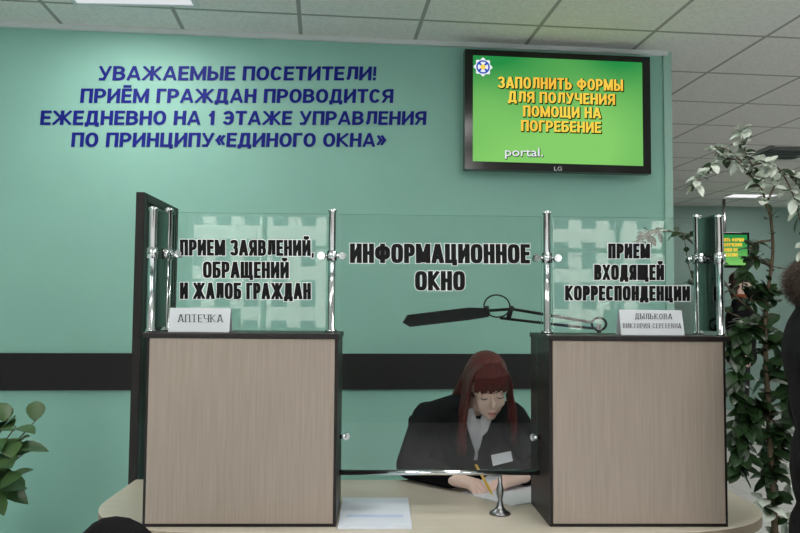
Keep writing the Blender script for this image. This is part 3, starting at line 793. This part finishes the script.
kn = [W((.24, 2.42, .52)), W((.42, 2.42, .52))]; an = [W((.24, 2.40, .10)), W((.42, 2.40, .10))]; hp = [W((.25, 2.82, .51)), W((.40, 2.82, .51))]
def legs(g):
    P = []
    for h_, k_, a_ in zip(hp, kn, an): P += [cap(h_, .078 + g, k_, .055 + g), cap(k_, .053 + g, a_, .035 + g)]
    return P
bp = torso(0) + arms(0) + legs(0) + xf(head_prims(), HM, HS)
for a_ in an: bp += [cap(a_ + W((0, .02, -.045)), .035, a_ + W((0, -.13, -.062)), .028)]
bp += [cap((.333, 2.705, .95), .050, HMs @ W((0, .035, -.055)), .046)]
hf = W((.095, -.070, -.010))
bp += hand_prims(wrR, hf, (0, 0, 1), (.4, 1, 0), .55, .95)
bp += hand_prims(wrL, (-.10, -.05, -.016), (0, 0, 1), (-.4, 1, 0), .18, .95)
woman = blob('person', bp, 0.0036, M_skin, smooth_it=4, top=('seated woman with auburn hair and black jacket, writing', 'person'))
jp = torso(.010) + [cap(shR, .058, elR, .046), cap(elR, .046, wrR - (wrR - elR).normalized() * .012, .034), cap(shL, .060, elL, .048), cap(elL, .047, wrL - (wrL - elL).normalized() * .012, .035)]
jp += [cap((.26, 2.70, .965), .033, (.325, 2.75, .985), .035), cap((.39, 2.70, .965), .033, (.325, 2.75, .985), .035)]
jp += [cap((.45, 2.72, .86), .06, (.50, 2.68, .76), .055), cap((.215, 2.72, .85), .055, (.19, 2.68, .76), .05)]
blob('jacket', jp, 0.005, M_jack, woman, 3)
blob('trousers', legs(.012), 0.008, M_trou, woman, 3)
sp = []
for a_ in an: sp += [cap(a_ + W((0, .02, -.040)), .044, a_ + W((0, -.14, -.058)), .036)]
blob('shoes', sp, 0.006, M_plast, woman, 2)
def ribbon(name, quads, m, parent, th=.003):
    bm = bmesh.new()
    for q in quads:
        q = [W(p) for p in q]; n = (q[1] - q[0]).cross(q[2] - q[0]).normalized() * th
        a = [bm.verts.new(p) for p in q]; b = [bm.verts.new(p + n) for p in q]; L = len(q)
        bm.faces.new(a); bm.faces.new(b)
        for k in range(L): bm.faces.new((a[k], a[(k+1) % L], b[(k+1) % L], b[k]))
    return finish(name, bm, m, parent)
ribbon('shirt', [[(.326, 2.622, .79), (.345, 2.622, .79), (.380, 2.628, .93), (.308, 2.628, .93)],
                 [(.296, 2.612, .955), (.318, 2.604, .890), (.338, 2.600, .868), (.352, 2.602, .90), (.330, 2.625, .970)],
                 [(.408, 2.612, .955), (.378, 2.604, .890), (.354, 2.600, .868), (.343, 2.602, .90), (.372, 2.625, .970)]], M_shirt, woman)
ribbon('lapel', [[(.258, 2.622, .955), (.298, 2.610, .935), (.336, 2.606, .82), (.328, 2.610, .765), (.264, 2.609, .875)],
                 [(.434, 2.622, .955), (.396, 2.610, .935), (.346, 2.606, .82), (.350, 2.610, .765), (.424, 2.609, .875)]], M_jack, woman, .004)
bq = [PY(491, 455, 2.590), PY(511, 451, 2.590), PY(513, 461, 2.580), PY(493, 466, 2.580)]
badge = ribbon('name_badge', [bq], M_paper, woman, .002)
face_parts(HMs, woman)
# hair: every lock follows one continuous curve from the crown over the temple down to the shoulder
hp_ = xf([ell((0, .026, .044), (.077, .090, .081)), ell((0, .05, -.01), (.071, .062, .09))], HM, HS)
rh = random.Random(5)
for k in range(26):
    x = -.056 + .112 * k / 25
    a = HMs @ W((x * .5 + .006, -.040, .112)); b = HMs @ W((x * .92, -.079 + abs(x) * .22, .076)); c = HMs @ W((x * 1.05, -.0885 + abs(x) * .35, .050)); d_ = HMs @ W((x * 1.12 + rh.uniform(-.003, .003), -.0895 + abs(x) * .45, .024 - abs(x) * .25 + rh.uniform(-.005, .007)))
    hp_ += [cap(a, .007, b, .006), cap(b, .006, c, .005), cap(c, .005, d_, .0018)]
for sgn, tx, tz, nn, sprd in ((-1, .286, .850, 60, .020), (1, .468, .890, 44, .014)):
    for k in range(nn):
        ph = k / (nn - 1); j = rh.uniform(-.5, .5)
        e_ = W((tx + sprd * 1.4 * j + rh.uniform(-.008, .008), 2.572 + .075 * ph, tz + rh.uniform(-.05, .03)))
        p0 = HMs @ W((.006 + sgn * .006, -.040 + .10 * ph, .116 - .012 * ph)); p1 = HMs @ W((sgn * .048, -.054 + .115 * ph, .094 - .01 * ph))
        p2 = HMs @ W((sgn * (.073 + .003 * j), -.052 + .12 * ph, .040)); p3 = HMs @ W((sgn * (.079 + .005 * j), -.048 + .115 * ph, -.020))
        p4 = p3.lerp(e_, .5) + W((sgn * .006, -.004, 0))
        path = smoothpath([p0, p1, p2, p3, p4, e_], 3); n = len(path)
        rr0 = rh.uniform(.0042, .0060)
        for i in range(n - 1):
            f0 = 1 if i < n - 5 else (n - 1 - i) / 5; f1 = 1 if i + 1 < n - 5 else max(.3, (n - 2 - i) / 5)
            hp_.append(cap(path[i], rr0 * max(.35, f0), path[i + 1], rr0 * f1))
for k in range(14):
    ph = k / 13; a = HMs @ W((-.065 + .13 * ph, .085, .0)); b = W((.27 + .13 * ph, 2.74, .97)); hp_ += [cap(a, .02, b, .016), cap(b, .016, b + W((0, .06, -.08)), .006)]
blob('hair', hp_, 0.0024, M_hair, woman, 2)
pt = wrR + hf.normalized() * .10
pen_tip = W((pt.x + .03, pt.y - .035, DZ + .0045)); pen_top = W((pt.x - .012, pt.y + .045, DZ + .080))
bm = bmesh.new(); dd = pen_top - pen_tip
tube(bm, [pen_tip, pen_tip + dd * .1, pen_tip + dd * .12, pen_top], [.0008, .0035, .0042, .0042], 12)
finish('pen', bm, mat('yellow_pen', rgb(225, 180, 60), .3), top=('slim yellow pen held in the writing hand', 'pen'))
oc = empty('office_chair', (.325, 2.9, 0), 'black upholstered office chair under the seated woman', 'chair')
bm = bmesh.new(); box(bm, (.095, 2.66, .345), (.555, 3.10, .395), bev=.02); finish('seat', bm, M_fab, oc, True)
bm = bmesh.new(); box(bm, (.125, 3.06, .50), (.525, 3.10, .88), bev=.018); finish('backrest', bm, M_fab, oc, True)
bm = bmesh.new(); tube(bm, [(.325, 2.95, .37), (.325, 3.13, .37), (.325, 3.13, .65), (.325, 3.09, .65)], .014, 10); finish('back_bar', bm, M_plast, oc)
bm = bmesh.new(); tube(bm, [(.325, 2.88, .09), (.325, 2.88, .346)], .025, 14); finish('pole', bm, M_plast, oc)
bm = bmesh.new()
for k in range(5):
    t = 2 * math.pi * k / 5 + .3; tube(bm, [(.325, 2.88, .09), (.325 + .27 * math.cos(t), 2.88 + .27 * math.sin(t), .065)], [.024, .014], 10)
    tube(bm, [(.325 + .27 * math.cos(t), 2.88 + .27 * math.sin(t) - .012, .027), (.325 + .27 * math.cos(t), 2.88 + .27 * math.sin(t) + .012, .027)], .026, 14)
finish('base', bm, M_plast, oc)

def standing(x, y, ang, H, coatm, legm, hairm, label, hood=False, scarf=None, vox=.008):
    s = H / 1.75
    HD = Matrix.Translation((0, -.02, 1.63))
    P = xf(head_prims(), HD) + [cap((0, .015, 1.42), .055, (0, .005, 1.57), .05), ell((0, 0, 1.0), (.15, .10, .14)), ell((0, 0, 1.2), (.14, .095, .2)), cap((-.15, 0, 1.40), .058, (.15, 0, 1.40), .058)]
    cl = [ell((0, 0, 1.0), (.19, .155, .22)), ell((0, 0, 1.2), (.185, .155, .24)), cap((-.16, 0, 1.40), .078, (.16, 0, 1.40), .078), ell((0, 0, .84), (.20, .16, .14))]
    if hood: cl += [ell((0, .015, 1.28), (.18, .155, .18)), ell((0, .01, .72), (.20, .165, .16))]
    tr = []
    for g_ in (1, -1):
        P += [cap((g_*.09, 0, .92), .08, (g_*.1, -.005, .5), .055), cap((g_*.1, -.005, .5), .055, (g_*.1, .01, .09), .036), cap((g_*.1, .02, .045), .034, (g_*.11, -.14, .032), .028)]
        P += [cap((g_*.19, 0, 1.40), .05, (g_*.245, .02, 1.12), .04), cap((g_*.245, .02, 1.12), .038, (g_*.25, -.05, .88), .027)]
        P += hand_prims((g_*.25, -.05, .88), (0, -.15, -1), (g_, 0, 0), (0, -1, 0), .3)
        cl += [cap((g_*.19, 0, 1.40), .075, (g_*.245, .02, 1.12), .064), cap((g_*.245, .02, 1.12), .062, (g_*.25, -.045, .905), .05)]
        tr += [cap((g_*.09, 0, .9), .095, (g_*.1, -.005, .5), .07), cap((g_*.1, -.005, .5), .07, (g_*.1, .01, .09), .055)]
    Mr = Matrix.Translation((x, y, 0)) @ Matrix.Rotation(math.radians(ang), 4, 'Z')
    def T(Q): return xf(Q, Mr, s)
    b = blob('person', T(P), .0065, M_skin, smooth_it=2, top=(label, 'person'))
    blob('coat', T(cl), vox, coatm, b, 3); blob('trousers', T(tr), vox, legm, b, 3)
    hr = [ell((0, .012, 1.675), (.082, .10, .08)), ell((0, .045, 1.62), (.080, .068, .10)), ell((0, .055, 1.53), (.075, .05, .07))]
    blob('hair', T(hr), .006, hairm, b, 2)
    blob('boots', T([cap((g_*.1, .02, .046), .045, (g_*.11, -.15, .04), .038) for g_ in (1, -1)]), .008, M_plast, b, 2)
    face_parts(Mr @ Matrix.Scale(s, 4) @ HD, b, False)
    if scarf:
        blob('scarf', T([cap((.07 * math.cos(t), .07 * math.sin(t) - .01, 1.475), .032, (.07 * math.cos(t + .6), .07 * math.sin(t + .6) - .01, 1.475), .032) for t in [k * .6 for k in range(11)]]), .008, scarf, b, 2)
    if hood:
        ring = [Vector((.135 * math.cos(t), .100 * math.sin(t) + .006, 1.44 + .02 * math.sin(t))) for t in [k * math.pi / 8 for k in range(17)]]
        hd = blob('fur_hood', T([cap(a, .050, c, .050) for a, c in zip(ring, ring[1:])]), .008, M_fur, b, 1)
        bm = bmesh.new(); me = hd.data; rr = random.Random(3)
        bm.from_mesh(me); vs = list(bm.verts); bm.normal_update()
        for v in vs:
            for _ in range(2):
                n = (v.normal + Vector((rr.uniform(-.7, .7), rr.uniform(-.7, .7), rr.uniform(-.9, .3)))).normalized()
                u_, v_ = frame(n); L = rr.uniform(.010, .024); p = v.co.copy()
                bm.faces.new([bm.verts.new(p + u_ * .0014), bm.verts.new(p - u_ * .0014 + v_ * .001), bm.verts.new(p + n * L + Vector((0, 0, -.004)))])
        bm.to_mesh(me); bm.free()
    return b
standing(1.095, 1.68, 80, 1.66, M_coat, M_jean, M_brow, 'person in black coat with brown fur-trimmed hood', hood=True)
pf = PY(740, 300, 8.0)
standing(pf.x, 8.0, 60, 1.74, M_coat, M_trou, M_brow, 'person in a dark coat standing near the far screen', scarf=M_orange)

# ------------------------------------------------------------ far screen, ceiling lamps
tvf = empty('television', (0, 0, 0), 'small distant television with green screen hanging from the ceiling', 'television')
FY_ = 9.3
a = PY(704, 232, FY_); b_ = PY(750, 268, FY_)
bm = bmesh.new(); box(bm, (a.x, FY_, b_.z), (b_.x, FY_ + .05, a.z), bev=.004); finish('bezel', bm, M_tvb, tvf)
bm = bmesh.new(); box(bm, (a.x + .03, FY_ - .003, b_.z + .035), (b_.x - .03, FY_ + .002, a.z - .03)); finish('screen', bm, M_screen, tvf)
drawn('screen_lettering', [('ЗАПОЛНИТЬ ФОРМЫ', 711, 744, 238, 241.5, 0, .8, .6), ('ДЛЯ ПОЛУЧЕНИЯ', 713, 742, 243, 246.5, 0, .8, .6), ('ПОМОЩИ НА', 717, 738, 248, 251.5, 0, .8, .6), ('ПОГРЕБЕНИЕ', 717, 738, 253, 256.5, 0, .8, .6)], lambda x, y: PY(x, y, FY_ - .005), [(0, M_yel, 0.001)], parent=tvf)
bm = bmesh.new(); xm = (a.x + b_.x) / 2; tube(bm, [(xm, FY_ + .06, (a.z + b_.z) / 2), (xm, FY_ + .06, CZ)], .02, 10); finish('hanger', bm, M_steel, tvf)

M_lampon = emat('diffuser', rgb(240, 244, 248), None, 0.85)
M_lampfar = emat('far_diffuser', rgb(250, 250, 250), None, 1.0)
def luminaire(x, y, sx_, sy_, energy, m=M_lampon):
    e = empty('ceiling_lamp', (x, y, CZ), 'square recessed ceiling lamp with white diffuser', 'ceiling lamp', 'ceiling lamps')
    bm = bmesh.new(); t = .02
    box(bm, (x - sx_, y - sy_, CZ - .012), (x + sx_, y - sy_ + t, CZ)); box(bm, (x - sx_, y + sy_ - t, CZ - .012), (x + sx_, y + sy_, CZ))
    box(bm, (x - sx_, y - sy_ + t, CZ - .012), (x - sx_ + t, y + sy_ - t, CZ)); box(bm, (x + sx_ - t, y - sy_ + t, CZ - .012), (x + sx_, y + sy_ - t, CZ))
    finish('housing', bm, M_whitep, e)
    bm = bmesh.new(); box(bm, (x - sx_ + t, y - sy_ + t, CZ - .008), (x + sx_ - t, y + sy_ - t, CZ - .001)); finish('diffuser', bm, m, e)
    if energy:
        L = bpy.data.lights.new('lamp_light', 'AREA'); L.shape = 'RECTANGLE'; L.size = 2 * sx_ - .06; L.size_y = 2 * sy_ - .06; L.energy = energy; L.color = (1, .98, .95)
        lo = bpy.data.objects.new('lamp_light', L); COL.objects.link(lo); lo.location = (x, y, CZ - .014); lo.parent = e
luminaire(-1.15, 3.20, .29, .29, 9)
luminaire(0.75, 1.9, .29, .29, 10)
luminaire(-1.0, 0.6, .29, .29, 23)
luminaire(1.2, 0.2, .29, .29, 20)
luminaire(3.4, 3.0, .29, .29, 21)
luminaire(4.6, 6.0, .29, .29, 28)
luminaire(4.55, 9.0, .30, .15, 10, M_lampfar)
luminaire(-1.0, -2.2, .29, .29, 22); luminaire(1.5, -2.2, .29, .29, 22)

vc = PZ(782, 152, CZ)
bm = bmesh.new()
for k in range(7): box(bm, (vc.x - .2, vc.y - .22 + k * .065, CZ - .03), (vc.x + .2, vc.y - .20 + k * .065, CZ))
box(bm, (vc.x - .24, vc.y - .25, CZ - .02), (vc.x - .2, vc.y + .22, CZ)); box(bm, (vc.x + .2, vc.y - .25, CZ - .02), (vc.x + .24, vc.y + .22, CZ))
finish('ceiling_vent', bm, M_steel, top=('grey louvred vent in the tiled ceiling', 'vent'))

# ------------------------------------------------------------ plants
def leaf(bm, p, d, up, L, Wd, mi=0, droop=.3):
    d = d.normalized(); s = d.cross(up)
    if s.length < .01: s = d.cross(Vector((1, 0, 0)))
    s.normalize(); n = s.cross(d)
    prev = None
    for t, w in ((0, .05), (.15, .6), (.35, .95), (.55, 1), (.75, .8), (.9, .4), (1, .02)):
        c = p + d * L * t + Vector((0, 0, -1)) * droop * L * t * t
        row = [bm.verts.new(c - s * Wd * w * .5 + n * Wd * .12 * w), bm.verts.new(c), bm.verts.new(c + s * Wd * w * .5 + n * Wd * .12 * w)]
        if prev:
            for k in (0, 1):
                f = bm.faces.new((prev[k], prev[k+1], row[k+1], row[k])); f.material_index = mi; f.smooth = True
        prev = row
rp = random.Random(11)
def plantobj(name, label, pot, branches, leafspec, mats, potm):
    e = empty(name, pot, label, 'potted plant')
    x, y, z, r, h = pot
    bm = bmesh.new(); lathe(bm, (x, y, z), [(r * .7, 0.001), (r * .75, .01), (r * .95, h * .9), (r * 1.06, h * .9 + .002), (r * 1.06, h), (r * .92, h), (r * .9, h - .03)], 28); finish('pot', bm, potm, e, True)
    bm = bmesh.new(); lathe(bm, (x, y, z), [(r * .88, h - .045), (r * .88, h - .028)], 24); finish('soil', bm, M_soil, e)
    bs = bmesh.new(); bl = bmesh.new()
    for pts, r0, r1, nl, L0, L1, mi in branches:
        sp_ = smoothpath(pts, 6); n = len(sp_)
        tube(bs, sp_, [r0 + (r1 - r0) * k / (n - 1) for k in range(n)], 7)
        for k in range(nl):
            t = rp.uniform(.12 if n > 8 else 0, 1) * (n - 1.001); i = int(t); p = sp_[i].lerp(sp_[i + 1], t - i)
            ax = (sp_[i + 1] - sp_[i]).normalized()
            d = Vector((rp.uniform(-1, 1), rp.uniform(-1, 1), rp.uniform(-.5, .8))).normalized() + ax * .5
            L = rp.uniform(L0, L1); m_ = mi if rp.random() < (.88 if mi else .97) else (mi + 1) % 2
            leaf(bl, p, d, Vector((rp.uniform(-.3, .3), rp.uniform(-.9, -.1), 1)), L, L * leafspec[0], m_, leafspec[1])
    finish('stems', bs, M_stem, e); 
    me = bpy.data.meshes.new('foliage'); bl.to_mesh(me); bl.free(); link('foliage', me, mats, e, True)
    return e
PYY = 2.75
def q(px, py, dy=0): return PY(px, py, PYY + dy)
base = PY(775, 533, PYY); bx = base.x
pot = (bx + .02, PYY + .02, 0, .19, .32)
root = Vector((bx + .02, PYY + .02, .30))
br = [
    ([root, q(772, 480), q(768, 400), q(765, 330), q(768, 290)], .013, .007, 110, .05, .085, 0),
    ([q(768, 290), q(773, 250), q(770, 210)], .007, .005, 8, .04, .06, 0),
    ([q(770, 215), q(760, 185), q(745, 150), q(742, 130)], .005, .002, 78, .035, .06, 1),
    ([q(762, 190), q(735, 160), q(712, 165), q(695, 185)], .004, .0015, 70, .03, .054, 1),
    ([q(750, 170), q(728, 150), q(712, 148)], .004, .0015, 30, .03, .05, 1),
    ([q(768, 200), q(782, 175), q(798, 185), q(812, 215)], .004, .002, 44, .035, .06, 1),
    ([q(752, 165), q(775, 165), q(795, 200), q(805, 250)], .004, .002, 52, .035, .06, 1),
    ([q(768, 330), q(748, 325), q(738, 350), q(735, 395)], .005, .002, 95, .05, .085, 0),
    ([q(768, 350), q(785, 340), q(792, 370), q(790, 410)], .005, .002, 65, .05, .085, 0),
    ([q(768, 400), q(750, 410), q(742, 440), q(738, 470)], .005, .002, 105, .05, .085, 0),
    ([q(770, 420), q(780, 430), q(778, 460), q(770, 480)], .005, .002, 60, .05, .085, 0),
    ([q(766, 300), q(750, 300), q(760, 290), q(775, 300)], .004, .002, 28, .04, .065, 0),
    ([q(772, 265), q(752, 258), q(745, 270), q(742, 290)], .004, .002, 30, .04, .06, 0),
    ([q(772, 240), q(752, 245), q(760, 262), q(790, 270)], .004, .002, 18, .04, .065, 0),
    ([q(772, 490), q(785, 470), q(797, 490), q(800, 520)], .004, .002, 20, .05, .085, 1),
    ([q(773, 500), q(760, 500), q(770, 510), q(790, 525)], .004, .002, 14, .05, .085, 1),
    ([q(765, 320, .1), q(730, 290, .2), q(700, 240, .3), q(655, 232, .3), q(640, 245, .3)], .004, .0015, 48, .03, .055, 0),
    ([q(765, 330, .1), q(735, 315, .2), q(705, 300, .3), q(690, 270, .3), q(684, 235, .3)], .004, .0015, 40, .03, .055, 0),
]
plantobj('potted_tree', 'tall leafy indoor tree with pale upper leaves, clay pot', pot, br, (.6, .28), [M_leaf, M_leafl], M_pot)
LYp = 3.0
def ql(px, py, dy=0): return PY(px, py, LYp + dy)
bxl = PY(-38, 520, LYp)
rootl = Vector((bxl.x, LYp, bxl.z - .05))
stand_h = .38
st = empty('plant_stand', (bxl.x, LYp, 0), 'dark round plant stand against the green wall', 'stand')
bm = bmesh.new(); lathe(bm, (bxl.x, LYp, 0), [(.13, .0), (.13, .02), (.02, .04), (.02, stand_h - .03), (.14, stand_h - .02), (.14, stand_h)], 24); finish('pedestal', bm, M_darkw, st)
brl = []
for (px, py, dy) in ((36, 420, 0), (16, 426, -.1), (8, 418, .1), (34, 446, .05), (12, 458, -.1), (2, 425, 0), (0, 488, -.15), (-14, 412, 0), (14, 478, .05), (26, 436, -.05)):
    e_ = ql(px, py, dy); m_ = (rootl + e_) / 2 + Vector((0, 0, .05))
    brl.append(([rootl, m_, e_], .005, .002, 6, .10, .14, 0))
plantobj('potted_plant', 'low bushy green houseplant on a dark stand', (bxl.x, LYp, stand_h, .12, rootl.z - stand_h + .03), brl, (.62, .3), [M_leafy, M_leafl], M_potw)

# ------------------------------------------------------------ visitor chair
ch = empty('visitor_chair', (-.5, 1.6, 0), 'black padded visitor chair in front of the desk', 'chair')
cx_ = PY(116, 520, 1.45).x; czt = PY(118, 516, 1.45).z
bm = bmesh.new()
W2, H2 = .13, .30; zc = czt - H2
fr_ = []
for k in range(40):
    t = 2 * math.pi * k / 40; c, s_ = math.cos(t), math.sin(t)
    fr_.append((W2 * math.copysign(abs(c) ** .9, c), (H2 if s_ > 0 else .10) * s_))
layers_ = [(0.0, .88), (.008, .96), (.02, 1), (.035, .97), (.042, .88)]
rings = [[bm.verts.new((cx_ + x * sc_, 1.43 + yy + .04 * (x / W2) ** 2, zc + z * sc_)) for x, z in fr_] for yy, sc_ in layers_]
for A, B in zip(rings, rings[1:]):
    for k in range(40): bm.faces.new((A[k], A[(k+1) % 40], B[(k+1) % 40], B[k]))
bm.faces.new(rings[0]); bm.faces.new(rings[-1]); finish('backrest', bm, M_fab, ch, True)
bm = bmesh.new(); box(bm, (cx_ - .22, 1.49, .42), (cx_ + .22, 1.88, .47), bev=.02); finish('seat', bm, M_fab, ch, True)
for sg in (-1, 1):
    bm = bmesh.new(); tube(bm, smoothpath([(cx_ + sg * .10, 1.482, zc - .02), (cx_ + sg * .19, 1.482, .44), (cx_ + sg * .21, 1.42, .008)], 5), .011, 10); finish('rear_leg', bm, M_plast, ch)
    bm = bmesh.new(); tube(bm, [(cx_ + sg * .20, 1.84, .43), (cx_ + sg * .21, 1.90, .008)], .011, 10); finish('front_leg', bm, M_plast, ch)
bm = bmesh.new(); tube(bm, [(cx_ - .2, 1.5, .415), (cx_ + .2, 1.5, .415)], .011, 10); finish('crossbar', bm, M_plast, ch)

# ------------------------------------------------------------ world
w = bpy.data.worlds.new('world'); sc.world = w; w.use_nodes = True
bg = w.node_tree.nodes['Background']; bg.inputs['Color'].default_value = (.86, .92, 1, 1); bg.inputs['Strength'].default_value = 11.5
